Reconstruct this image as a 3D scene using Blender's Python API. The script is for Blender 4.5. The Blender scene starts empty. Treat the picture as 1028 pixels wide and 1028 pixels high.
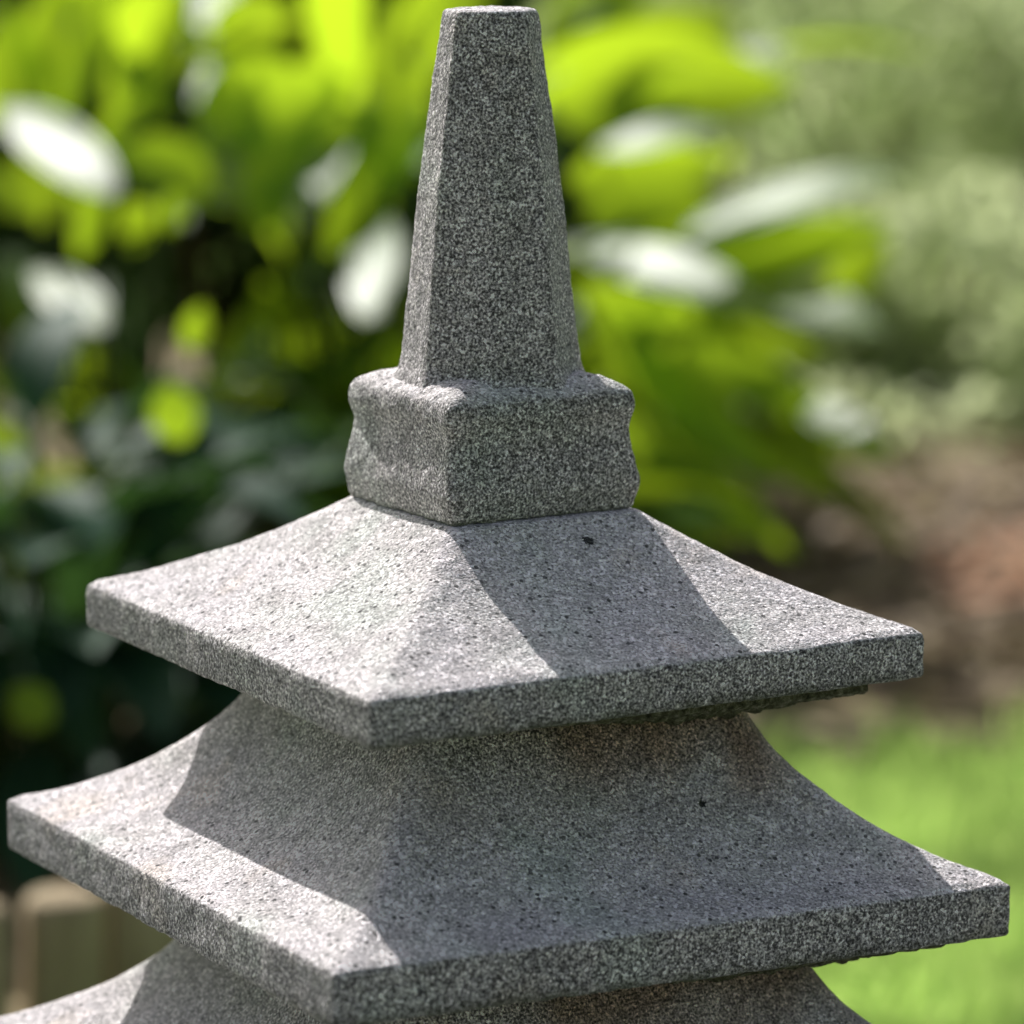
import bpy, math, random
from mathutils import Vector, Matrix, noise

random.seed(7)
scene = bpy.context.scene
col = scene.collection
U = 0.15                       # half width of the top roof, metres
CAM_H = 1.15
Z0 = CAM_H - U * 2.5038        # height of the top roof's upper arris above the ground

# ------------------------------------------------------------------ camera
yaw, pitch = 0.5201273, 0.1668897
FPX = 4020.96 / 1028.0
fw = Vector((math.sin(yaw) * math.cos(pitch), math.cos(yaw) * math.cos(pitch), -math.sin(pitch)))
rt = Vector((math.cos(yaw), -math.sin(yaw), 0))
up = rt.cross(fw)
CAM = Vector((-6.394855 * U, -11.307638 * U, CAM_H))
cd = bpy.data.cameras.new('camera')
cam = bpy.data.objects.new('camera', cd)
col.objects.link(cam)
m = Matrix((rt, up, -fw)).transposed().to_4x4()
m.translation = CAM
cam.matrix_world = m
cd.sensor_width = 36
cd.lens = 36 * FPX
cd.clip_start = 0.05
cd.clip_end = 600
cd.dof.use_dof = True
cd.dof.focus_distance = 1.895
cd.dof.aperture_fstop = 5.2
cd.dof.aperture_blades = 0
scene.camera = cam


def at(u, v, d):
    """world point at photo position (1028 px frame) and distance d along the view axis"""
    return CAM + (fw + rt * ((u - 514) / 4020.96) - up * ((v - 514) / 4020.96)) * d


def on_ground(u, d, z=0.0):
    p = at(u, 514, d)
    return Vector((p.x, p.y, z))


# ------------------------------------------------------------------ helpers
def tag(o, label=None, cat=None, group=None, kind=None):
    if label: o['label'] = label
    if cat: o['category'] = cat
    if group: o['group'] = group
    if kind: o['kind'] = kind
    return o


def empty(name, loc):
    o = bpy.data.objects.new(name, None)
    o.empty_display_size = 0.05
    o.location = loc
    col.objects.link(o)
    return o


def mesh_obj(name, verts, faces, mat, parent=None, smooth=True, loc=None, attrs=None):
    me = bpy.data.meshes.new(name)
    me.from_pydata([tuple(v) for v in verts], [], faces)
    me.materials.append(mat)
    if smooth:
        me.polygons.foreach_set('use_smooth', [True] * len(me.polygons))
    for k, vals in (attrs or {}).items():
        a = me.attributes.new(k, 'FLOAT', 'POINT')
        a.data.foreach_set('value', vals)
    me.update()
    o = bpy.data.objects.new(name, me)
    col.objects.link(o)
    if parent: o.parent = parent
    if loc is not None: o.location = loc
    return o


def new_mat(name):
    mt = bpy.data.materials.new(name)
    mt.use_nodes = True
    nt = mt.node_tree
    nt.nodes.clear()
    out = nt.nodes.new('ShaderNodeOutputMaterial')
    return mt, nt, out


def nd(nt, typ, **kw):
    n = nt.nodes.new(typ)
    for k, v in kw.items():
        if k in n.inputs: n.inputs[k].default_value = v
        else: setattr(n, k, v)
    return n


def ramp(nt, fac, stops, interp='LINEAR'):
    r = nt.nodes.new('ShaderNodeValToRGB')
    r.color_ramp.interpolation = interp
    el = r.color_ramp.elements
    while len(el) < len(stops): el.new(0.5)
    for e, (p, c) in zip(el, stops):
        e.position = p
        e.color = (c[0], c[1], c[2], 1) if not isinstance(c, (int, float)) else (c, c, c, 1)
    nt.links.new(fac, r.inputs[0])
    return r.outputs[0]


def mixc(nt, fac, a, b, blend='MIX'):
    n = nt.nodes.new('ShaderNodeMix')
    n.data_type = 'RGBA'
    n.blend_type = blend
    if isinstance(fac, (int, float)): n.inputs[0].default_value = fac
    else: nt.links.new(fac, n.inputs[0])
    for i, x in ((6, a), (7, b)):
        if isinstance(x, tuple): n.inputs[i].default_value = (x[0], x[1], x[2], 1)
        else: nt.links.new(x, n.inputs[i])
    return n.outputs[2]


def math_n(nt, op, a, b=None, clamp=False):
    n = nt.nodes.new('ShaderNodeMath')
    n.operation = op
    n.use_clamp = clamp
    for i, x in ((0, a), (1, b)):
        if x is None: continue
        if isinstance(x, (int, float)): n.inputs[i].default_value = x
        else: nt.links.new(x, n.inputs[i])
    return n.outputs[0]


# ------------------------------------------------------------------ materials
PITS = [(-0.045 * 0 + 0, 0, 0)]


def stone_material(name, pits=()):
    mt, nt, out = new_mat(name)
    L = nt.links.new
    tc = nd(nt, 'ShaderNodeTexCoord').outputs['Object']
    grain = nd(nt, 'ShaderNodeTexNoise', Scale=800.0, Detail=2.0, Roughness=0.6)
    L(tc, grain.inputs['Vector'])
    cells = nd(nt, 'ShaderNodeTexVoronoi', Scale=760.0)
    L(tc, cells.inputs['Vector'])
    cellv = nd(nt, 'ShaderNodeSeparateColor')
    L(cells.outputs['Color'], cellv.inputs[0])
    mid = nd(nt, 'ShaderNodeTexNoise', Scale=55.0, Detail=5.0, Roughness=0.62)
    L(tc, mid.inputs['Vector'])
    big = nd(nt, 'ShaderNodeTexNoise', Scale=13.0, Detail=4.0, Roughness=0.55)
    L(tc, big.inputs['Vector'])
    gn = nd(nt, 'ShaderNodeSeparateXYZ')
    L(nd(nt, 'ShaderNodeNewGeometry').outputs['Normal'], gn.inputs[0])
    top_light = ramp(nt, gn.outputs['Z'], [(.40, 0.0), (.86, 1.0)])          # sunlit tops and shaded sides painted into the stone colour by normal
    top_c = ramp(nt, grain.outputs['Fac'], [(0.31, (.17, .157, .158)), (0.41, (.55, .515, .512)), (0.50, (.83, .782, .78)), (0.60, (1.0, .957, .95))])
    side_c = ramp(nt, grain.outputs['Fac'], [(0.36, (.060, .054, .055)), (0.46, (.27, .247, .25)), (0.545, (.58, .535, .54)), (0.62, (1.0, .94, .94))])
    base = mixc(nt, top_light, side_c, top_c)
    spk = ramp(nt, cellv.outputs[0], [(0.0, .55), (0.10, .65), (0.20, .92), (0.74, 1.0), (0.84, 1.5), (1.0, 1.9)])
    c = mixc(nt, 1.0, base, spk, 'MULTIPLY')
    tone = ramp(nt, mid.outputs['Fac'], [(0.27, .70), (0.5, 1.0), (0.73, 1.15)])
    c = mixc(nt, 1.0, c, tone, 'MULTIPLY')
    tint = ramp(nt, big.outputs['Fac'], [(0.34, (.94, 1.0, .96)), (0.45, (1.0, .99, .99)), (0.58, (1.0, .98, 1.01)), (0.68, (1.05, .98, .93))])
    c = mixc(nt, 1.0, c, tint, 'MULTIPLY')
    # algae and damp stains, painted along the arrises by vertex attribute
    al = nd(nt, 'ShaderNodeAttribute', attribute_name='algae')
    an = math_n(nt, 'MULTIPLY', al.outputs['Fac'], ramp(nt, big.outputs['Fac'], [(0.42, .15), (0.58, 1.0)]), True)
    c = mixc(nt, an, c, mixc(nt, 1.0, c, (.84, .88, .85), 'MULTIPLY'))
    br = nd(nt, 'ShaderNodeAttribute', attribute_name='stain')
    c = mixc(nt, br.outputs['Fac'], c, mixc(nt, 1.0, c, (.62, .48, .38), 'MULTIPLY'))
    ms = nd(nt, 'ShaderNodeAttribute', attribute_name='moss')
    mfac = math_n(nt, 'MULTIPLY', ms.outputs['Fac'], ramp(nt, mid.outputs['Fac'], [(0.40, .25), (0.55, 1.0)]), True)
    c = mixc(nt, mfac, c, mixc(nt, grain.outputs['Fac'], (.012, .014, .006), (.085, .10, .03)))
    # open pores
    pore = nd(nt, 'ShaderNodeTexVoronoi', Scale=210.0, Randomness=1.0)
    L(tc, pore.inputs['Vector'])
    psel = nd(nt, 'ShaderNodeSeparateColor')
    L(pore.outputs['Color'], psel.inputs[0])
    pm = math_n(nt, 'MULTIPLY', math_n(nt, 'LESS_THAN', pore.outputs['Distance'], .24), math_n(nt, 'GREATER_THAN', psel.outputs[0], .60))
    hgt = math_n(nt, 'ADD', math_n(nt, 'MULTIPLY', grain.outputs['Fac'], 1.5), math_n(nt, 'MULTIPLY', cellv.outputs[1], .30))
    dent = nd(nt, 'ShaderNodeTexNoise', Scale=130.0, Detail=2.0)
    L(tc, dent.inputs['Vector'])
    hgt = math_n(nt, 'ADD', hgt, math_n(nt, 'MULTIPLY', dent.outputs['Fac'], 2.2))
    hgt = math_n(nt, 'SUBTRACT', hgt, math_n(nt, 'MULTIPLY', pm, 1.2))
    c = mixc(nt, math_n(nt, 'MULTIPLY', math_n(nt, 'MULTIPLY', pm, top_light), .92), c, (.05, .048, .047))
    for (px, py, pz, pr) in pits:
        dn = nd(nt, 'ShaderNodeVectorMath', operation='DISTANCE')
        L(tc, dn.inputs[0])
        dn.inputs[1].default_value = (px, py, pz)
        wob = math_n(nt, 'ADD', dn.outputs['Value'], math_n(nt, 'MULTIPLY', math_n(nt, 'SUBTRACT', grain.outputs['Fac'], .5), .006))
        hole = math_n(nt, 'LESS_THAN', wob, pr)
        c = mixc(nt, hole, c, (.018, .017, .018))
        hgt = math_n(nt, 'SUBTRACT', hgt, math_n(nt, 'MULTIPLY', hole, 2.0))
    bmp = nd(nt, 'ShaderNodeBump', Strength=0.85, Distance=0.0011)
    L(hgt, bmp.inputs['Height'])
    bs = nd(nt, 'ShaderNodeBsdfPrincipled', Roughness=0.88)
    bs.inputs['Specular IOR Level'].default_value = 0.25
    bs.inputs['Sheen Weight'].default_value = .35
    bs.inputs['Sheen Roughness'].default_value = .45
    L(c, bs.inputs['Base Color'])
    L(bmp.outputs[0], bs.inputs['Normal'])
    L(bs.outputs[0], out.inputs[0])
    return mt


def leaf_material(name, dark, light, trans, rough=0.32, tfac=0.45, spec=0.5, low=.55, gloss=False):
    mt, nt, out = new_mat(name)
    L = nt.links.new
    a = nd(nt, 'ShaderNodeAttribute', attribute_name='tint').outputs['Fac']
    ac = nd(nt, 'ShaderNodeAttribute', attribute_name='across').outputs['Fac']
    vein = nd(nt, 'ShaderNodeMath', operation='PINGPONG')
    L(math_n(nt, 'MULTIPLY', ac, 6.0), vein.inputs[0])
    vein.inputs[1].default_value = 0.5
    c = mixc(nt, a, dark, light)
    c = mixc(nt, math_n(nt, 'MULTIPLY', vein.outputs[0], .5), c, mixc(nt, 1.0, c, (.7, .72, .7), 'MULTIPLY'))
    t = mixc(nt, a, tuple(x * low for x in trans), trans)
    bs = nd(nt, 'ShaderNodeBsdfPrincipled', Roughness=rough)
    bs.inputs['Specular IOR Level'].default_value = spec
    if gloss:
        L(ramp(nt, a, [(.28, .10), (.36, .52), (.50, .52), (.58, .25)]), bs.inputs['Specular IOR Level'])
    L(c, bs.inputs['Base Color'])
    bmp = nd(nt, 'ShaderNodeBump', Strength=0.35, Distance=0.002)
    L(vein.outputs[0], bmp.inputs['Height'])
    L(bmp.outputs[0], bs.inputs['Normal'])
    tr = nd(nt, 'ShaderNodeBsdfTranslucent')
    L(t, tr.inputs[0])
    mx = nd(nt, 'ShaderNodeMixShader')
    mx.inputs[0].default_value = tfac
    L(bs.outputs[0], mx.inputs[1]); L(tr.outputs[0], mx.inputs[2])
    L(mx.outputs[0], out.inputs[0])
    return mt


def ground_material(name, stops, scale, bump=0.01, rough=0.95):
    mt, nt, out = new_mat(name)
    L = nt.links.new
    tc = nd(nt, 'ShaderNodeTexCoord').outputs['Object']
    n1 = nd(nt, 'ShaderNodeTexNoise', Scale=scale, Detail=8.0, Roughness=0.65)
    n2 = nd(nt, 'ShaderNodeTexNoise', Scale=scale * 9, Detail=3.0)
    L(tc, n1.inputs['Vector']); L(tc, n2.inputs['Vector'])
    c = ramp(nt, n1.outputs['Fac'], stops)
    c = mixc(nt, 1.0, c, ramp(nt, n2.outputs['Fac'], [(.3, .55), (.7, 1.35)]), 'MULTIPLY')
    bmp = nd(nt, 'ShaderNodeBump', Strength=1.0, Distance=bump)
    L(n2.outputs['Fac'], bmp.inputs['Height'])
    bs = nd(nt, 'ShaderNodeBsdfPrincipled', Roughness=rough)
    bs.inputs['Specular IOR Level'].default_value = 0.15
    L(c, bs.inputs['Base Color']); L(bmp.outputs[0], bs.inputs['Normal'])
    L(bs.outputs[0], out.inputs[0])
    return mt


def wood_material(name, stops):
    mt, nt, out = new_mat(name)
    L = nt.links.new
    tc = nd(nt, 'ShaderNodeTexCoord').outputs['Object']
    mp = nd(nt, 'ShaderNodeMapping')
    mp.inputs['Scale'].default_value = (1, 1, .12)
    L(tc, mp.inputs['Vector'])
    n1 = nd(nt, 'ShaderNodeTexNoise', Scale=60.0, Detail=6.0, Roughness=0.6)
    L(mp.outputs[0], n1.inputs['Vector'])
    n2 = nd(nt, 'ShaderNodeTexNoise', Scale=9.0, Detail=3.0)
    L(tc, n2.inputs['Vector'])
    c = mixc(nt, n2.outputs['Fac'], ramp(nt, n1.outputs['Fac'], stops), (.34, .27, .14))
    bmp = nd(nt, 'ShaderNodeBump', Strength=0.8, Distance=0.003)
    L(n1.outputs['Fac'], bmp.inputs['Height'])
    bs = nd(nt, 'ShaderNodeBsdfPrincipled', Roughness=0.85)
    L(c, bs.inputs['Base Color']); L(bmp.outputs[0], bs.inputs['Normal'])
    L(bs.outputs[0], out.inputs[0])
    return mt


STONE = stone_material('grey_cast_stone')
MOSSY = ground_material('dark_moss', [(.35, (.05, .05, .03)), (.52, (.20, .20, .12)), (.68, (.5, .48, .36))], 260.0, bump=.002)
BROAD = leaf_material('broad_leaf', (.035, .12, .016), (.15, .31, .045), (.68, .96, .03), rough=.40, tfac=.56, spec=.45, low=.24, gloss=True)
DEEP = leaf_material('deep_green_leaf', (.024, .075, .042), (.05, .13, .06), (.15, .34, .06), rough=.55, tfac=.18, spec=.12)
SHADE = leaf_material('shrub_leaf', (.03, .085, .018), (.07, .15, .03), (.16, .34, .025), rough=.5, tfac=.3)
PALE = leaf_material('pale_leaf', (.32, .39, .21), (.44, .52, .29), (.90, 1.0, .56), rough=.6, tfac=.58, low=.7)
STEM = leaf_material('green_stem', (.03, .06, .012), (.07, .11, .02), (.06, .1, .01), rough=.5, tfac=.05)
TWIG = wood_material('bark', [(.3, (.05, .035, .02)), (.7, (.15, .11, .075))])
WOOD = wood_material('weathered_log', [(.3, (.24, .175, .105)), (.55, (.50, .39, .25)), (.75, (.66, .54, .39))])
LAWN = ground_material('lawn_soil', [(.3, (.14, .26, .03)), (.7, (.24, .36, .06))], 6.0)
SOIL = ground_material('bed_soil', [(.34, (.11, .088, .045)), (.5, (.27, .215, .12)), (.68, (.48, .40, .26))], 5.0)
RUST = ground_material('rusty_litter', [(.30, (.34, .17, .09)), (.5, (.55, .30, .18)), (.7, (.62, .40, .28))], 7.0)
GRASS = leaf_material('grass_blade', (.12, .34, .05), (.42, .58, .19), (.74, .98, .27), rough=.5, tfac=.5)


# ------------------------------------------------------------------ the stone pagoda
def square_ring(hx, hy, r, n):
    """rounded rectangle, 4*n points, counter clockwise; sides carry most points"""
    pts = []
    nc = 3
    ns = n - nc
    cs = [((hx - r), (hy - r), 0), (-(hx - r), (hy - r), 90), (-(hx - r), -(hy - r), 180), ((hx - r), -(hy - r), 270)]
    for k in range(4):
        cx, cy, a0 = cs[k]
        for j in range(nc + 1):
            a = math.radians(a0 + 90 * j / nc)
            pts.append((cx + r * math.cos(a), cy + r * math.sin(a)))
        nx, ny, b0 = cs[(k + 1) % 4]
        p = pts[-1]
        q = (nx + r * math.cos(math.radians(b0)), ny + r * math.sin(math.radians(b0)))
        for j in range(1, ns):
            t = j / ns
            pts.append((p[0] + (q[0] - p[0]) * t, p[1] + (q[1] - p[1]) * t))
    return pts


def oct_ring(a, n, rr=0.06):
    k = a * 0.59
    c = [(a, -a + k), (a, a - k), (a - k, a), (-a + k, a), (-a, a - k), (-a, -a + k), (-a + k, -a), (a - k, -a)]
    pts = []
    for i in range(8):
        p, q, o = Vector(c[i]), Vector(c[(i + 1) % 8]), Vector(c[i - 1])
        nx = Vector(c[(i + 2) % 8])
        for j in range(n):
            t = j / n
            w = p.lerp(q, t)
            if t < rr: w = w.lerp((p.lerp(q, rr) + p.lerp(o, rr)) / 2, .5 * (1 - t / rr))
            pts.append((w.x, w.y))
    return pts


def fill(profile, step):
    """insert extra points along a (s, z, r) profile so no span is longer than step"""
    out = [profile[0]]
    for a, b in zip(profile, profile[1:]):
        d = math.hypot(b[0] - a[0], b[1] - a[1])
        k = max(1, int(math.ceil(d / step)))
        for j in range(1, k + 1):
            t = j / k
            out.append(tuple(a[i] + (b[i] - a[i]) * t for i in range(len(a))))
    return out


def smooth_curve(pts, per=6):
    """Catmull-Rom through (s, z)"""
    out = []
    P = [pts[0]] + list(pts) + [pts[-1]]
    for i in range(1, len(P) - 2):
        p0, p1, p2, p3 = P[i - 1], P[i], P[i + 1], P[i + 2]
        for j in range(per):
            t = j / per
            out.append(tuple(.5 * (2 * p1[k] + (p2[k] - p0[k]) * t + (2 * p0[k] - 5 * p1[k] + 4 * p2[k] - p3[k]) * t * t + (3 * p1[k] - p0[k] - 3 * p2[k] + p3[k]) * t ** 3) for k in range(2)))
    out.append(tuple(pts[-1]))
    return out


def loft(rings):
    """rings: list of lists of (x, y, z) with equal counts, first and last capped"""
    n = len(rings[0])
    verts = [p for r in rings for p in r]
    faces = []
    for i in range(len(rings) - 1):
        a, b = i * n, (i + 1) * n
        for j in range(n):
            k = (j + 1) % n
            faces.append((a + j, a + k, b + k, b + j))
    faces.append(tuple(reversed(range(n))))
    faces.append(tuple(range((len(rings) - 1) * n, len(rings) * n)))
    return verts, faces


def roughen(o, amp_s, amp_f, amp_l, seed, edge=None):
    me = o.data
    off = Vector((seed * 3.7, seed * 1.3, seed * 2.1))
    ns = [v.normal.copy() for v in me.vertices]
    co = []
    for v, n in zip(me.vertices, ns):
        p = v.co / U
        d = amp_l * noise.noise(p * 5 + off) + amp_s * noise.noise(p * 16 + off) + amp_f * noise.noise(p * 48 + off)
        if edge:
            w = edge(v.co / U)
            if w > 0:
                c = noise.noise(p * 9 + off * 2) * .6 + noise.noise(p * 24 + off) * .6
                d -= w * max(0, c) * .010
        co.extend(v.co + n * d * U)
    me.vertices.foreach_set('co', co)
    me.update()


def add_attr(o, name, fn):
    me = o.data
    a = me.attributes.new(name, 'FLOAT', 'POINT')
    a.data.foreach_set('value', [max(0.0, min(1.0, fn(v.co / U))) for v in me.vertices])


pagoda = empty('stone_pagoda', (0, 0, 0))
tag(pagoda, 'speckled grey stone pagoda with stacked square roofs and tapering spire', 'stone pagoda')


def roof(half, hy, z, thick, prof, tilt, seed, neck_s, pits, stain=False, hip=.10, sagk=.016):
    """prof: (s, dz) from the eave to the top, in units of the top roof's half width"""
    g = []
    zb = -thick
    g += [(neck_s - .05, zb + .0, .01), (half * .93, zb + .002, .012)]
    bv = .012
    g += [(half - bv, zb, .014), (half - bv * .3, zb + bv * .3, .016), (half, zb + bv, .012), (half, -bv, .012), (half - bv * .3, -bv * .35, .016), (half - bv, -.001, .014)]
    g = fill(g, .022)
    crv = smooth_curve(prof)
    g += [(s, dz, .012) for s, dz in fill(crv, .024) if s < half - bv * 1.5]
    n = 96 if half < 1.4 else 110
    rings = []
    for s, dz, r in g:
        hp = max(0, min(1, (half - s) / (half - neck_s)))
        rr = r + (0 if dz < -.001 else hip * hp ** 1.5)
        sag = 0 if dz < -.001 else sagk * math.sin(math.pi * min(1, hp))
        ring = []
        for x, y in square_ring(s, s * hy, min(rr, s * .3), n):
            t = min(abs(x) / s, abs(y) / (s * hy))
            ring.append((x * U, y * U, (dz - sag * (1 - t * t)) * U))
        rings.append(ring)
    v, f = loft(rings)
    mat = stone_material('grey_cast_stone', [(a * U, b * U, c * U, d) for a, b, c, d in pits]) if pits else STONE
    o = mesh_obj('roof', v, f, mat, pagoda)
    o.matrix_local = Matrix.Translation((.009 * U, 0, Z0 + z * U)) @ Matrix.Rotation(tilt[1], 4, 'X') @ Matrix.Rotation(-tilt[0], 4, 'Y')

    def edge(p):
        e = min(abs(max(abs(p.x), abs(p.y / hy)) - half), 1)
        w = 0.0
        if e < .02: w = max(0, 1 - min(abs(p.z), abs(p.z + thick)) / .03)
        dc = math.hypot(abs(p.x) - half, abs(p.y) - half * hy)
        return w * (1.0 if dc > .1 else 1.7)
    roughen(o, .0016, .0020, .0028, seed, edge)
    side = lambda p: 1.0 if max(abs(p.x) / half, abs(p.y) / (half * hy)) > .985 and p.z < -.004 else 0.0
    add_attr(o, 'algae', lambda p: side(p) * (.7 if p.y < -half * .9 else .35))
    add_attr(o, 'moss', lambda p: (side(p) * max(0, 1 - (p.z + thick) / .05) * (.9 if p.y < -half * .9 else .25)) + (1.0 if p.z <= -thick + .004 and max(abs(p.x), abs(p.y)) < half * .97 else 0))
    if stain:
        add_attr(o, 'stain', lambda p: max(0, min(1, (-p.y - .42) / .12)) * max(0, min(1, (p.x + .50 + .25 * noise.noise(p * 4)) / .35)) * max(0, min(1, (p.z - .27 + .10 * noise.noise(p * 6)) / .22)) + .7 * max(0, min(1, (p.z - .2) / .1)) * (p.y < -.5) * max(0, noise.noise(p * 3)))
    return o


PROF1 = [(1.004, 0), (.94, .022), (.84, .061), (.729, .114), (.614, .172), (.53, .226), (.434, .290), (.375, .331), (.335, .349), (.2, .352), (.04, .352)]
PROF2 = [(1.229, 0), (1.13, .036), (1.035, .080), (.91, .160), (.80, .255), (.70, .366), (.63, .487), (.595, .58), (.57, .637), (.3, .639), (.05, .639)]
PROF3 = [(1.45, 0), (1.36, .036), (1.25, .085), (1.12, .155), (.99, .240), (.875, .345), (.80, .455), (.755, .56), (.73, .655), (.4, .658), (.06, .658)]
rd = math.radians
r1 = roof(1.004, 1.036, 0.0, .155, PROF1, (rd(.28), rd(.55)), 1, .5, [(.093, -.455, .28, .0032)], hip=.035, sagk=0)
r2 = roof(1.229, 1.0, -.792, .178, PROF2, (rd(-1.3), rd(.13)), 2, .6, [(.315, -.79, .26, .0022)], True)
r3 = roof(1.45, 1.0, -1.625, .19, PROF3, (0, 0), 3, .7, [], True)


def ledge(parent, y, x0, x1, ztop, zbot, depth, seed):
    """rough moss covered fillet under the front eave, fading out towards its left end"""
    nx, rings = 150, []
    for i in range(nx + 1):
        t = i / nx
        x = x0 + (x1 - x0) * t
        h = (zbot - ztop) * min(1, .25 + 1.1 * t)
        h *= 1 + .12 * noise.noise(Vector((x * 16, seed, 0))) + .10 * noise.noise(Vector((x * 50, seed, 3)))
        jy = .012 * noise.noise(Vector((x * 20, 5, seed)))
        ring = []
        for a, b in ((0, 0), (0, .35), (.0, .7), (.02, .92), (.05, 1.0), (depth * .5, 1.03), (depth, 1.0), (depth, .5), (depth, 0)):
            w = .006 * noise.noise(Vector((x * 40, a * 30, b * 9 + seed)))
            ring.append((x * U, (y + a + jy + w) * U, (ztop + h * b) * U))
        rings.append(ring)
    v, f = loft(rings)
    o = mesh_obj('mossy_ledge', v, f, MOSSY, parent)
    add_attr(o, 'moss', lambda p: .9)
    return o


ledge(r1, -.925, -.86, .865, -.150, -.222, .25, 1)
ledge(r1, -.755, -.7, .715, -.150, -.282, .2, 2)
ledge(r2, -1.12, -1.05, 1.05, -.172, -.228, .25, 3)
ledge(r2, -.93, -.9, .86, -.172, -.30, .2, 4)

# finial: block with a hollow waist, octagonal spire growing from it
blk = [(.30, .346), (.336, .349), (.347, .362), (.355, .40), (.361, .44), (.353, .50), (.340, .56), (.335, .60), (.340, .64), (.348, .675), (.348, .70), (.342, .728), (.322, .748), (.285, .768), (.255, .781), (.2, .79), (.05, .79)]
rings = []
for s, dz in fill(smooth_curve(blk, 4), .02):
    rr = .02
    rings.append([(x * U, y * U, dz * U) for x, y in square_ring(s, s, min(rr, s * .3), 46)])
v, f = loft(rings)
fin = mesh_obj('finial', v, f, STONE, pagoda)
fin.matrix_local = Matrix.Translation((0, 0, Z0)) @ Matrix.Rotation(rd(.5), 4, 'Z')
roughen(fin, .0045, .0035, .005, 5)
add_attr(fin, 'algae', lambda p: .3 if p.y < -.3 else .1)
add_attr(fin, 'moss', lambda p: max(0, 1 - (p.z - .35) / .02) * .6 + .18 * (p.y < -.3))
sp = [(.302, .750), (.293, .775), (.281, .80), (.273, .835), (.262, .93), (.240, 1.15), (.221, 1.35), (.198, 1.55), (.175, 1.72), (.156, 1.86), (.148, 1.925), (.143, 1.948), (.132, 1.958), (.10, 1.961), (.02, 1.961)]
rings = []
for s, dz in fill(smooth_curve(sp, 4), .02):
    rings.append([(x * U, y * U, dz * U) for x, y in oct_ring(s, 18)])
v, f = loft(rings)
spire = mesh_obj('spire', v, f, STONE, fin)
roughen(spire, .002, .0028, .003, 8)
spire.rotation_euler = (0, 0, rd(-6))
add_attr(spire, 'algae', lambda p: .35 if p.y < -.08 else .1)

# the part below the frame that carries it down to the ground
def block(name, prof, seed):
    rings = [[(x * U, y * U, dz * U) for x, y in square_ring(s, s, .02, 24)] for s, dz in fill(prof, .1)]
    v, f = loft(rings)
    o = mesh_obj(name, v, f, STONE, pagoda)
    o.matrix_local = Matrix.Translation((0, 0, Z0))
    roughen(o, .003, .003, .006, seed)
    return o

zg = -Z0 / U
block('pedestal', [(1.12, zg + .4), (1.12, zg + .42), (.86, zg + .62), (.80, zg + 1.0), (.80, -2.0), (.92, -1.9), (.92, -1.80)], 11)
block('plinth', [(1.3, zg - .1), (1.3, zg + .36), (1.27, zg + .40), (.6, zg + .402)], 12)

# ------------------------------------------------------------------ plants
class Leaves:
    def __init__(s):
        s.v, s.f, s.t, s.a = [], [], [], []

    def blade(s, base, tip, normal, width, droop=0.12, fold=0.25, tint=None, nl=9, shape=0, wave=0.0):
        """one strap or lance leaf: arched midrib from base to tip, folded along the midrib"""
        d = tip - base
        ln = d.length
        d.normalize()
        side = d.cross(normal)
        if side.length < 1e-4: side = d.cross(Vector((.3, .2, 1)))
        side.normalize()
        nrm = side.cross(d).normalized()
        if nrm.dot(normal) < 0: nrm = -nrm
        tint = random.random() if tint is None else tint
        i0 = len(s.v)
        ph = random.random() * 6
        for i in range(nl + 1):
            t = i / nl
            if shape == 0: w = (math.sin(math.pi * min(1, t * .97 + .03) ** .85) ** .8)
            else: w = math.sin(math.pi * (t * .93 + .05) ** .7) ** .75
            w = max(w, .03) * width * .5
            c = base + d * (ln * t) + nrm * (droop * ln * 4 * t * (1 - t))
            for q in (-1, -.55, 0, .55, 1):
                wv = wave * width * math.sin(t * 9 + ph + q * 2) * abs(q)
                s.v.append(c + side * (w * q) + nrm * (abs(q) * w * fold * 2 + wv))
                s.t.append(tint)
                s.a.append((q + 1) / 2)
        for i in range(nl):
            for j in range(4):
                a = i0 + i * 5 + j
                s.f.append((a, a + 1, a + 6, a + 5))

    def leaflet(s, p, d, n, l, w, tint):
        side = d.cross(n).normalized()
        i0 = len(s.v)
        s.v += [p, p + d * l * .45 + side * w * .5, p + d * l, p + d * l * .45 - side * w * .5]
        s.t += [tint] * 4
        s.a += [.5, 0, .5, 1]
        s.f.append((i0, i0 + 1, i0 + 2, i0 + 3))

    def tube(s, pts, r0, r1, tint=.5, k=5):
        i0 = len(s.v)
        n = len(pts)
        for i, p in enumerate(pts):
            d = (pts[min(i + 1, n - 1)] - pts[max(i - 1, 0)]).normalized()
            x = d.orthogonal().normalized()
            y = d.cross(x)
            r = r0 + (r1 - r0) * i / (n - 1)
            for j in range(k):
                a = 2 * math.pi * j / k
                s.v.append(p + x * (r * math.cos(a)) + y * (r * math.sin(a)))
                s.t.append(tint); s.a.append(.5)
        for i in range(n - 1):
            for j in range(k):
                q = (j + 1) % k
                s.f.append((i0 + i * k + j, i0 + i * k + q, i0 + (i + 1) * k + q, i0 + (i + 1) * k + j))

    def build(s, name, mat, root, smooth=True):
        o = root.location
        return mesh_obj(name, [p - o for p in s.v], s.f, mat, root, smooth, attrs={'tint': s.t, 'across': s.a})


def rnd(a, b): return a + (b - a) * random.random()


def sph():
    while True:
        p = Vector((rnd(-1, 1), rnd(-1, 1), rnd(-1, 1)))
        if .05 < p.length < 1: return p.normalized()


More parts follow.
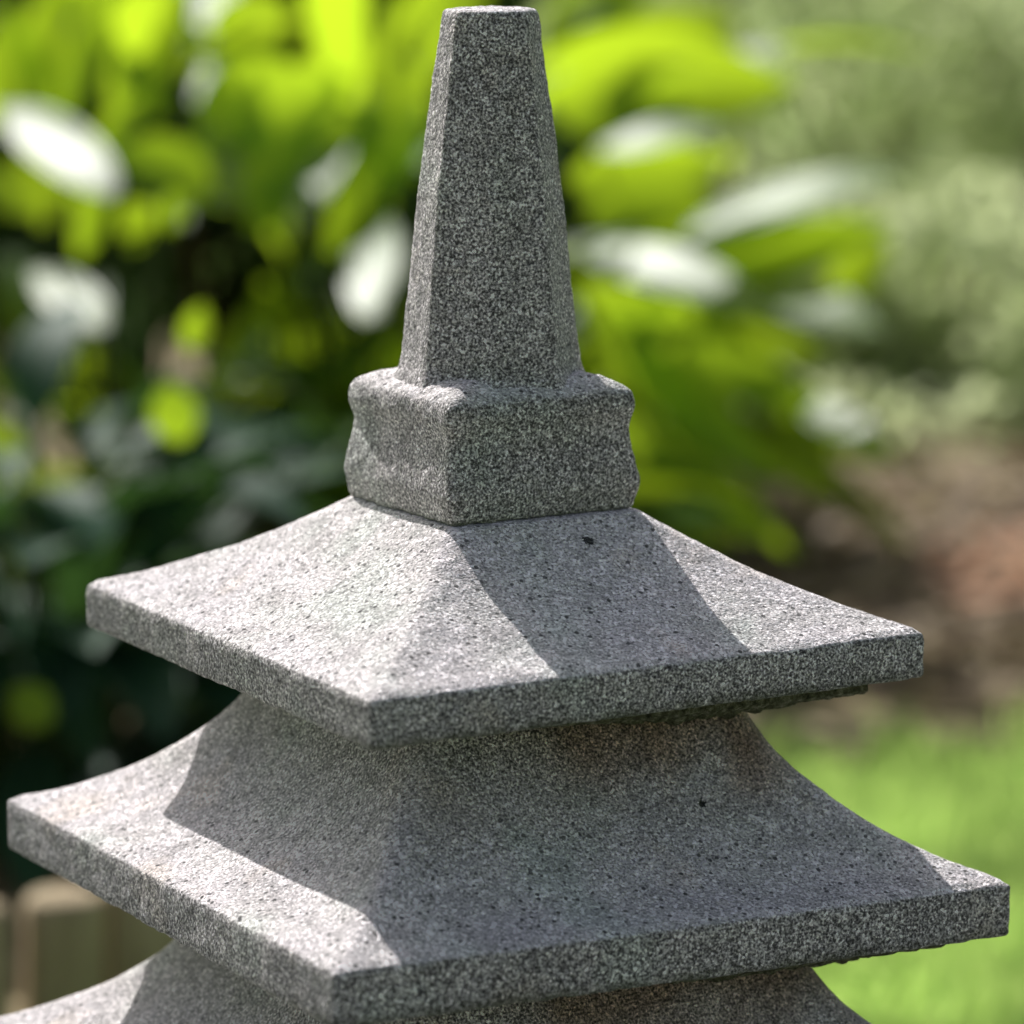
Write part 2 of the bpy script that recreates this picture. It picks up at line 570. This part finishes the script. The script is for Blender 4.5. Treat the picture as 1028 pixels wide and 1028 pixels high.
def strap_plant(name, label, centre, n, hgt, spread, mat, key=(), wid=(.075, .12), lng=(.30, .44), cat='broad-leaved plant', group=None, lift=.3, top=0):
    """clump of long stalked, broad arching leaves; key = extra leaves given as (base, tip, normal, width, fold, tint)"""
    root = empty(name, centre)
    tag(root, label, cat, group)
    lv, st = Leaves(), Leaves()
    for i in range(n):
        az = rnd(0, 2 * math.pi)
        rr = math.sqrt(random.random())
        out = Vector((math.cos(az), math.sin(az), 0))
        h = hgt * (rnd(.35, 1.0) * (1 - .35 * rr * rr))
        b0 = centre + out * rnd(.0, .10)
        knee = centre + out * (spread * rr * .7) + Vector((0, 0, h))
        l = rnd(*lng)
        el = rnd(-.55, .75) - .35 * rr + lift
        d = (out * math.cos(el) + Vector((0, 0, math.sin(el)))).normalized()
        d = (d + sph() * .22).normalized()
        tip = knee + d * l
        nrm = (Vector((0, 0, 1)) + sph() * .4 - out * math.sin(el) * .4)
        lv.blade(knee, tip, nrm, rnd(*wid), droop=rnd(.05, .16), fold=rnd(.08, .3), tint=rnd(0, .28), wave=rnd(0, .05))
        mid = b0.lerp(knee, .5) + Vector((0, 0, .06))
        st.tube([b0, mid, knee, knee.lerp(tip, .3) + Vector((0, 0, -.002))], .006, .003)
    for i in range(top):
        az = rnd(0, 2 * math.pi)
        out = Vector((math.cos(az), math.sin(az), 0))
        knee = centre + out * spread * rnd(0, .9) + Vector((0, 0, rnd(.56, .90)))
        d = (out * rnd(.3, 1) + Vector((0, 0, rnd(-.2, .8))) + sph() * .2).normalized()
        nrm = Vector((0, 0, 1)) + sph() * .5
        lv.blade(knee, knee + d * rnd(*lng), nrm, rnd(*wid), droop=rnd(.05, .16), fold=rnd(.05, .25), tint=rnd(.3, 1))
        st.tube([centre + out * .05, centre.lerp(knee, .5) + Vector((0, 0, .08)), knee], .006, .0035)
    for b, t, nrm, w, fold, tint in key:
        lv.blade(b, t, nrm, w, droop=.03, fold=fold, tint=tint, nl=12, wave=.02)
        b0 = centre + Vector((rnd(-.08, .08), rnd(-.08, .08), 0))
        m_ = b0.lerp(b, .55); m_.z = b0.z + (b.z - b0.z) * .75
        st.tube([b0, m_, b], .006, .0035)
    lv.build('foliage', mat, root)
    st.build('stems', STEM, root)
    return root


def K(u0, v0, u1, v1, d0, d1, wpx, nrm, fold=.2, tint=.6):
    """leaf between two photo positions at real distances d0, d1"""
    n = Vector((0, 0, 1)) * nrm[0] - fw * nrm[1] + rt * nrm[2]
    return (at(u0, v0, d0), at(u1, v1, d1), n, wpx / 4020.96 * (d0 + d1) / 2, fold, tint)


def shrub(name, label, centre, rx, rz, n, mat, size=(.03, .055), cat='shrub', group=None, trunk=True, lobes=9, core=.35, flat=1.0, low=.25):
    root = empty(name, centre)
    tag(root, label, cat, group)
    lv, st = Leaves(), Leaves()
    lobe = []
    for i in range(lobes):
        a = rnd(0, 6.283)
        q = rnd(.15, .72)
        lobe.append((centre + Vector((math.cos(a) * rx * q, math.sin(a) * rx * q * flat, rnd(low, .86) * rz)), rnd(.28, .48) * rx))
    for c, r in lobe:
        st.tube([centre + Vector((rnd(-.05, .05), rnd(-.05, .05), 0)), centre.lerp(c, .5) + Vector((0, 0, .1)), c], .018, .006)
    for i in range(n):
        c, r = random.choice(lobe)
        u = sph()
        p = c + u * r * (core + (1 - core) * random.random() ** .5)
        if p.z < .02: p.z = rnd(.02, .2)
        d = (u + sph() * .9 + Vector((0, 0, -.2))).normalized()
        nn = (Vector((0, 0, 1)) + sph() * .7).normalized()
        l = rnd(*size)
        lv.leaflet(p, d, nn, l, l * rnd(.4, .6), random.random())
    lv.build('foliage', mat, root)
    st.build('branches', TWIG, root)
    return root


# key leaves of the clumps, seen as bright blurred shapes in the photograph
H_GLARE = Vector((0, 0, .865)) - Vector((fw.x, fw.y, 0)) * .35 - rt * .354      # tilted so that the sun glances off
H_GLOW = Vector((0, 0, .42)) - Vector((fw.x, fw.y, 0)) * .9                      # sun shines through from behind


SHIFT = .6


def lean(u0, v0, u1, v1, d0, wpx, n, fold, tint):
    """leaf from one place to another whose blade stays square to the direction n"""
    n = n.normalized()
    d0 = d0 + SHIFT + (.25 if min(v0, v1) < 60 else 0)
    b = at(u0, v0, d0)
    ray = fw + rt * ((u1 - 514) / 4020.96) - up * ((v1 - 514) / 4020.96)
    d1 = (b - CAM).dot(n) / ray.dot(n)
    d1 = max(d0 - .35, min(d0 + .35, d1))
    return (b, at(u1, v1, d1), n, wpx / 4020.96 * d0, fold, tint)


def W(u0, v0, u1, v1, d, w): return lean(u0, v0, u1, v1, d, w * .66, H_GLARE + sph() * .06, .06, rnd(.36, .5))
def Y(u0, v0, u1, v1, d, w): return lean(u0, v0, u1, v1, d, w * .88, H_GLOW + sph() * .25, .14, rnd(.52, 1))


K_L = [W(115, 195, 0, 105, 4.6, 96), W(108, 330, 30, 270, 4.35, 76), W(235, 210, 205, 60, 4.75, 70),
       Y(30, 215, -30, 165, 4.5, 44), Y(215, 185, 110, 150, 4.7, 70), Y(60, 140, 110, -20, 5.0, 52), Y(160, 120, 95, -10, 5.0, 52), Y(20, 90, 75, -40, 5.1, 50),
       Y(182, 445, 166, 385, 3.75, 56), Y(50, 728, 12, 690, 3.5, 52), Y(-10, 130, 15, 0, 5.1, 50), Y(150, 90, 195, -50, 5.1, 52), Y(80, 260, 112, 150, 4.8, 40),
       Y(40, 100, 55, -40, 5.2, 40), Y(130, 60, 50, -50, 5.2, 46), Y(120, 120, 140, 20, 4.9, 44), Y(170, 230, 215, 120, 4.8, 38), Y(60, 200, 150, 90, 4.9, 40)]
K_M = [W(300, 230, 370, 95, 4.6, 80), W(372, 320, 385, 215, 4.4, 92), W(235, 90, 215, -40, 4.95, 84), Y(190, 350, 205, 305, 4.0, 30), Y(290, 240, 240, 90, 4.8, 46), Y(330, 260, 400, 60, 4.85, 46),
       Y(225, 140, 350, 80, 4.8, 100), Y(270, 190, 400, 110, 4.75, 90), Y(430, 130, 330, 50, 4.95, 84), Y(360, 220, 425, 100, 4.75, 60), Y(240, 200, 330, 150, 4.7, 70),
       Y(440, 60, 320, 0, 5.1, 86), Y(210, 60, 290, 0, 5.1, 86), Y(400, 190, 300, 150, 4.8, 80), Y(300, 90, 390, 40, 5.1, 80), Y(250, 230, 310, 170, 4.7, 50),
       Y(280, 440, 400, 330, 5.0, 44), Y(200, 120, 290, 60, 4.9, 70)]
SHIFT = 1.3
K_R = [W(690, 235, 915, 172, 4.45, 110), Y(690, 275, 900, 225, 4.45, 64), W(590, 250, 780, 318, 4.4, 90), W(770, 295, 890, 335, 4.35, 80),
       W(550, 65, 660, 55, 4.8, 96), W(690, 75, 800, 55, 4.8, 84), W(600, 150, 735, 130, 4.55, 74), W(560, 20, 640, 0, 5.1, 80), Y(620, 260, 860, 190, 4.5, 44), Y(600, 330, 820, 300, 4.5, 44),
       Y(555, 110, 680, 85, 4.9, 100), Y(640, 105, 800, 85, 4.85, 74), Y(575, 185, 730, 165, 4.7, 84), Y(590, 220, 720, 200, 4.6, 66), Y(545, 40, 660, -20, 5.1, 80), Y(600, 60, 740, 20, 5.1, 74),
       Y(580, 290, 790, 400, 4.5, 76), Y(630, 350, 780, 490, 4.45, 64), Y(680, 350, 850, 430, 4.4, 60), Y(590, 340, 730, 440, 4.5, 56), Y(760, 380, 890, 470, 4.5, 56), Y(600, 400, 690, 500, 4.45, 50), Y(720, 440, 850, 500, 4.5, 46), W(800, 400, 905, 465, 4.4, 60),
       Y(640, 470, 770, 540, 4.45, 60), Y(830, 300, 895, 240, 4.5, 50), Y(650, 420, 800, 560, 4.45, 46), Y(700, 330, 840, 365, 4.6, 40)]
strap_plant('broadleaf_clump', 'tall glossy clump of broad bright leaves at far left behind the pagoda', on_ground(130, 5.85), 56, .40, .42, BROAD, K_L, top=9)
strap_plant('broadleaf_clump', 'dense broad-leaved clump with sunlit yellow-green leaves just left of the spire', on_ground(390, 5.85), 60, .42, .42, BROAD, K_M, top=9)
strap_plant('broadleaf_clump', 'broad-leaved clump right of the spire with long arching leaves reaching right', on_ground(620, 6.6), 44, .40, .20, BROAD, K_R, lng=(.27, .40), top=6)
strap_plant('dark_leaved_plant', 'low plant with dark bluish glossy leaves at the left edge, below the bright foliage', on_ground(20, 4.55), 90, .50, .34, DEEP,
            [Y(50, 730, 10, 690, 3.65, 60), W(160, 470, 90, 440, 3.8, 60), W(130, 630, 0, 640, 3.7, 80), W(40, 850, -20, 830, 3.6, 70)],
            wid=(.07, .11), lng=(.18, .28), group=None, lift=.1)

strap_plant('dark_leaved_plant', 'small dark low plant just behind the log edging, right of the larger dark plant', on_ground(190, 4.6), 44, .17, .22, DEEP, [], wid=(.05, .08), lng=(.14, .2), lift=.0)
for i, (u, d, rx, rz, lab) in enumerate([
    (-60, 7.2, .55, 1.25, 'dark dense evergreen shrub in the shade at the far left edge'),
    (230, 7.3, .55, 1.25, 'dark dense evergreen shrub in shade behind the leaves left of the spire'),
    (430, 7.4, .40, 1.15, 'dark dense evergreen shrub hidden mostly behind the spire and bright leaves')]):
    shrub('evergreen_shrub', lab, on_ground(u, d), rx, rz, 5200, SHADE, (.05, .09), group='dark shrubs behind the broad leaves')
for i, (u, d, rx, rz, lab) in enumerate([
    (700, 10.2, .75, 1.3, 'soft pale green bush far behind, next to the bright arching leaves'),
    (860, 11.5, .9, 1.5, 'soft pale green bush far behind in the top right, second from the right edge'),
    (1050, 10.4, .6, 1.1, 'pale yellowish green bush far behind at the right edge'),
    (940, 8.2, .36, .38, 'low pale bush spreading on the bed in front of the taller pale bushes'),
    (1080, 7.9, .26, .36, 'low pale bush at the right edge, in front of the yellowish green one'),
    (800, 8.3, .36, .36, 'low pale bush partly behind the drooping right-hand leaves')]):
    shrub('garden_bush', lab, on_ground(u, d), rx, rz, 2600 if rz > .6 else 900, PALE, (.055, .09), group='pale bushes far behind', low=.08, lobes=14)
hedge = empty('hedge', on_ground(700, 33))
tag(hedge, 'long tall pale green hedge closing the garden far behind everything', 'hedge')
hl = Leaves()
for i in range(16000):
    u = rnd(-500, 1500)
    p = on_ground(u, 33 + rnd(-.5, .5) + .3 * noise.noise(Vector((u * .01, 0, 0))))
    p.z = rnd(.02, 2.6 + .3 * noise.noise(Vector((u * .006, 3, 0))))
    hl.leaflet(p, (Vector((rnd(-1, 1), rnd(-1, 1), rnd(-.8, .5)))).normalized(), (Vector((0, 0, 1)) + sph() * .9).normalized(), rnd(.3, .5), rnd(.18, .26), random.random())
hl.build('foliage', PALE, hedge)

# ------------------------------------------------------------------ log edging round the bed
edge_px = [(-330, 3.45), (-150, 3.55), (0, 3.62), (150, 3.72), (300, 3.95), (480, 4.3), (620, 4.58), (770, 4.84)]
path = [on_ground(u, d) for u, d in edge_px]
dense = []
for i in range(len(path) - 1):
    p0, p1, p2, p3 = path[max(i - 1, 0)], path[i], path[i + 1], path[min(i + 2, len(path) - 1)]
    for j in range(40):
        t = j / 40
        dense.append(.5 * (2 * p1 + (p2 - p0) * t + (2 * p0 - 5 * p1 + 4 * p2 - p3) * t * t + (3 * p1 - p0 - 3 * p2 + p3) * t ** 3))
edging = empty('log_edging', path[2])
tag(edging, 'low palisade of weathered round logs edging the planted bed behind the pagoda', 'garden edging')
acc, last, spots = 0, dense[0], [dense[0]]
for p in dense[1:]:
    acc += (p - last).length
    last = p
    if acc >= .089:
        spots.append(p); acc = 0
for p in spots:
    r = rnd(.036, .041)
    h = .195 + rnd(-.015, .015) - .10 * min(1, max(0, ((p - CAM).dot(fw) - 3.9) / 1.2))
    rings = []
    ph = rnd(0, 9)
    for zz, q in ((-.05, 1), (0, 1), (h * .5, .99), (h - .012, .985), (h - .004, .94), (h, .84), (h + .002, .4), (h + .002, .1)):
        rings.append([(q * r * (1 + .05 * math.sin(3 * a * 6.283 / 20 + ph) + .03 * math.sin(a * 6.283 / 20 * 5 + ph)) * math.cos(a * 6.283 / 20), q * r * (1 + .05 * math.sin(2 * a * 6.283 / 20 + ph)) * math.sin(a * 6.283 / 20), zz) for a in range(20)])
    v, f = loft(rings)
    o = mesh_obj('log', v, f, WOOD, edging)
    o.location = p - path[2]
    o.rotation_euler = (rnd(-.03, .03), rnd(-.03, .03), rnd(0, 6))

# ------------------------------------------------------------------ ground
def sheet(name, pts, z, mat):
    o = mesh_obj(name, [(p.x, p.y, z) for p in pts], [tuple(range(len(pts)))], mat, smooth=False)
    return tag(o, kind='structure')


gr = []
for i in range(64):
    a = i / 64 * 6.283
    k = 1 + .04 * noise.noise(Vector((math.cos(a) * 3, math.sin(a) * 3, 9)))
    q = Vector((fw.x, fw.y, 0)) * (math.sin(a) * 2.6 * k - 1.45) + rt * (math.cos(a) * 3.2 * k)
    gr.append(q)
big = 400
sheet('lawn', [Vector((-big, -big, 0)), Vector((big, -big, 0)), Vector((big, big, 0)), Vector((-big, big, 0))], 0, LAWN)
bed = [p for p in dense[::8]] + [path[-1], on_ground(930, 4.88), on_ground(1100, 4.92)] + [on_ground(1350, 8.0), on_ground(1500, 10.5), on_ground(600, 10.5), on_ground(-900, 9.0), on_ground(-900, 5.0)]
BOUNCE_GRAVEL = ground_material('bounce_gravel', [(.3, (.13, .125, .125)), (.7, (.26, .25, .25))], 30.0)
sheet('bounce_gravel', gr, .005, BOUNCE_GRAVEL)  # unseen gravel, added to keep the lawn's green bounce off the stone
sheet('bed_soil', bed, .006, SOIL)
rust = []
for i in range(40):
    a = i / 40 * 6.283
    rr = 1 + .3 * noise.noise(Vector((math.cos(a) * 1.5, math.sin(a) * 1.5, 4)))
    rust.append(on_ground(1010 + 85 * rr * math.cos(a), 6.35 + .42 * rr * math.sin(a)))
sheet('reddish_soil', rust, .011, RUST)

# leaf litter on the bed: nobody could count it
lt = Leaves()
for i in range(2600):
    p = on_ground(rnd(640, 1250), rnd(5.3, 8.6), .012)
    lt.leaflet(p, Vector((rnd(-1, 1), rnd(-1, 1), rnd(-.1, .35))).normalized(), (Vector((0, 0, 1)) + sph() * .5), rnd(.03, .07), rnd(.02, .04), random.random())
LITTER = leaf_material('dry_leaf', (.16, .10, .055), (.42, .31, .19), (.2, .13, .06), rough=.7, tfac=.2)
o = mesh_obj('leaf_litter', lt.v, lt.f, LITTER, smooth=False, attrs={'tint': lt.t, 'across': lt.a})
tag(o, 'dry tan leaf litter lying on the bed behind the lawn', 'leaf litter', kind='stuff')

gc = Leaves()
for i in range(9000):
    q = random.random()
    d = 7.5 + 6.5 * q ** 1.6
    if random.random() > min(1, .12 + (d - 7.5) / 1.6): continue
    p = on_ground(rnd(560, 1400), d, rnd(.01, .09))
    gc.leaflet(p, Vector((rnd(-1, 1), rnd(-1, 1), rnd(0, .8))).normalized(), (Vector((0, 0, 1)) + sph() * .6), rnd(.05, .10), rnd(.035, .06), random.random())
o = mesh_obj('ground_cover', gc.v, gc.f, PALE, smooth=False, attrs={'tint': gc.t, 'across': gc.a})
tag(o, 'pale green ground cover thinning out towards the bare soil of the bed', 'ground cover', kind='stuff')

g = Leaves()
inside = []


def bed_side(p):
    """signed side of the edging: positive on the lawn side"""
    best = min(range(len(dense)), key=lambda i: (dense[i] - p).length_squared)
    i = min(best, len(dense) - 2)
    t = dense[i + 1] - dense[i]
    q = p - dense[i]
    return -(t.x * q.y - t.y * q.x) / max(1e-6, t.length)


cnt = 0
dense_s = dense[::6]
while cnt < 30000:
    d = rnd(2.9, 7.0)
    u = rnd(560, 1350) if random.random() < .8 else rnd(-600, 1500)
    if u > 770 and d > 4.6 + .42 * random.random() ** 1.5 + (u - 770) * .0004 + .06 * math.sin(u * .05): continue
    p = on_ground(u, d)
    if u < 770 and bed_side(p) < .05: continue
    if (p.dot(Vector((fw.x, fw.y, 0)).normalized()) + 1.45) ** 2 / 2.65 ** 2 + p.dot(rt) ** 2 / 3.25 ** 2 < 1: continue
    h = rnd(.03, .085)
    dr = Vector((rnd(-1, 1), rnd(-1, 1), 0)) * .45 * h
    a = rnd(0, 6.283)
    s = Vector((math.cos(a), math.sin(a), 0)) * rnd(.0022, .004)
    i0 = len(g.v)
    g.v += [p - s, p + s, p + dr * .35 + Vector((0, 0, h * .6)) + s * .8, p + dr * .35 + Vector((0, 0, h * .6)) - s * .8, p + dr + Vector((0, 0, h))]
    tn = max(0, min(1, .5 + 1.1 * noise.noise(p * 4.5) + rnd(-.25, .25)))
    g.t += [tn] * 5
    g.a += [.5] * 5
    g.f += [(i0, i0 + 1, i0 + 2, i0 + 3), (i0 + 3, i0 + 2, i0 + 4)]
    cnt += 1
o = mesh_obj('grass', g.v, g.f, GRASS, smooth=False, attrs={'tint': g.t, 'across': g.a})
tag(o, 'short bright sunlit grass of the lawn behind the pagoda', 'grass', kind='stuff')

# ------------------------------------------------------------------ light
SUN_EL = math.radians(42.5)
sd = Vector((.0, 1, 0)).normalized() * math.cos(SUN_EL) + Vector((0, 0, math.sin(SUN_EL)))
sl = bpy.data.lights.new('sun', 'SUN')
sl.energy = 5.0
sl.angle = math.radians(.5)
sl.color = (1, .975, .94)
so = bpy.data.objects.new('sun', sl)
so.rotation_euler = sd.to_track_quat('Z', 'Y').to_euler()
so.location = (0, 3, 6)
col.objects.link(so)
w = bpy.data.worlds.new('World')
scene.world = w
w.use_nodes = True
nt = w.node_tree
nt.nodes.clear()
sky = nt.nodes.new('ShaderNodeTexSky')
sky.sky_type = 'NISHITA'
sky.sun_disc = False
sky.dust_density = 4.0
sky.air_density = .8
sky.sun_elevation = SUN_EL
sky.sun_rotation = math.atan2(sd.x, sd.y)
bg = nt.nodes.new('ShaderNodeBackground')
bg.inputs[1].default_value = .098
wo = nt.nodes.new('ShaderNodeOutputWorld')
hs = nt.nodes.new('ShaderNodeHueSaturation')        # hazy, whitish summer sky
hs.inputs['Saturation'].default_value = .62
nt.links.new(sky.outputs[0], hs.inputs['Color'])
nt.links.new(hs.outputs[0], bg.inputs[0])
nt.links.new(bg.outputs[0], wo.inputs[0])

scene.view_settings.view_transform = 'Standard'
scene.view_settings.look = 'None'
scene.view_settings.exposure = 0
scene.cycles.use_denoising = True
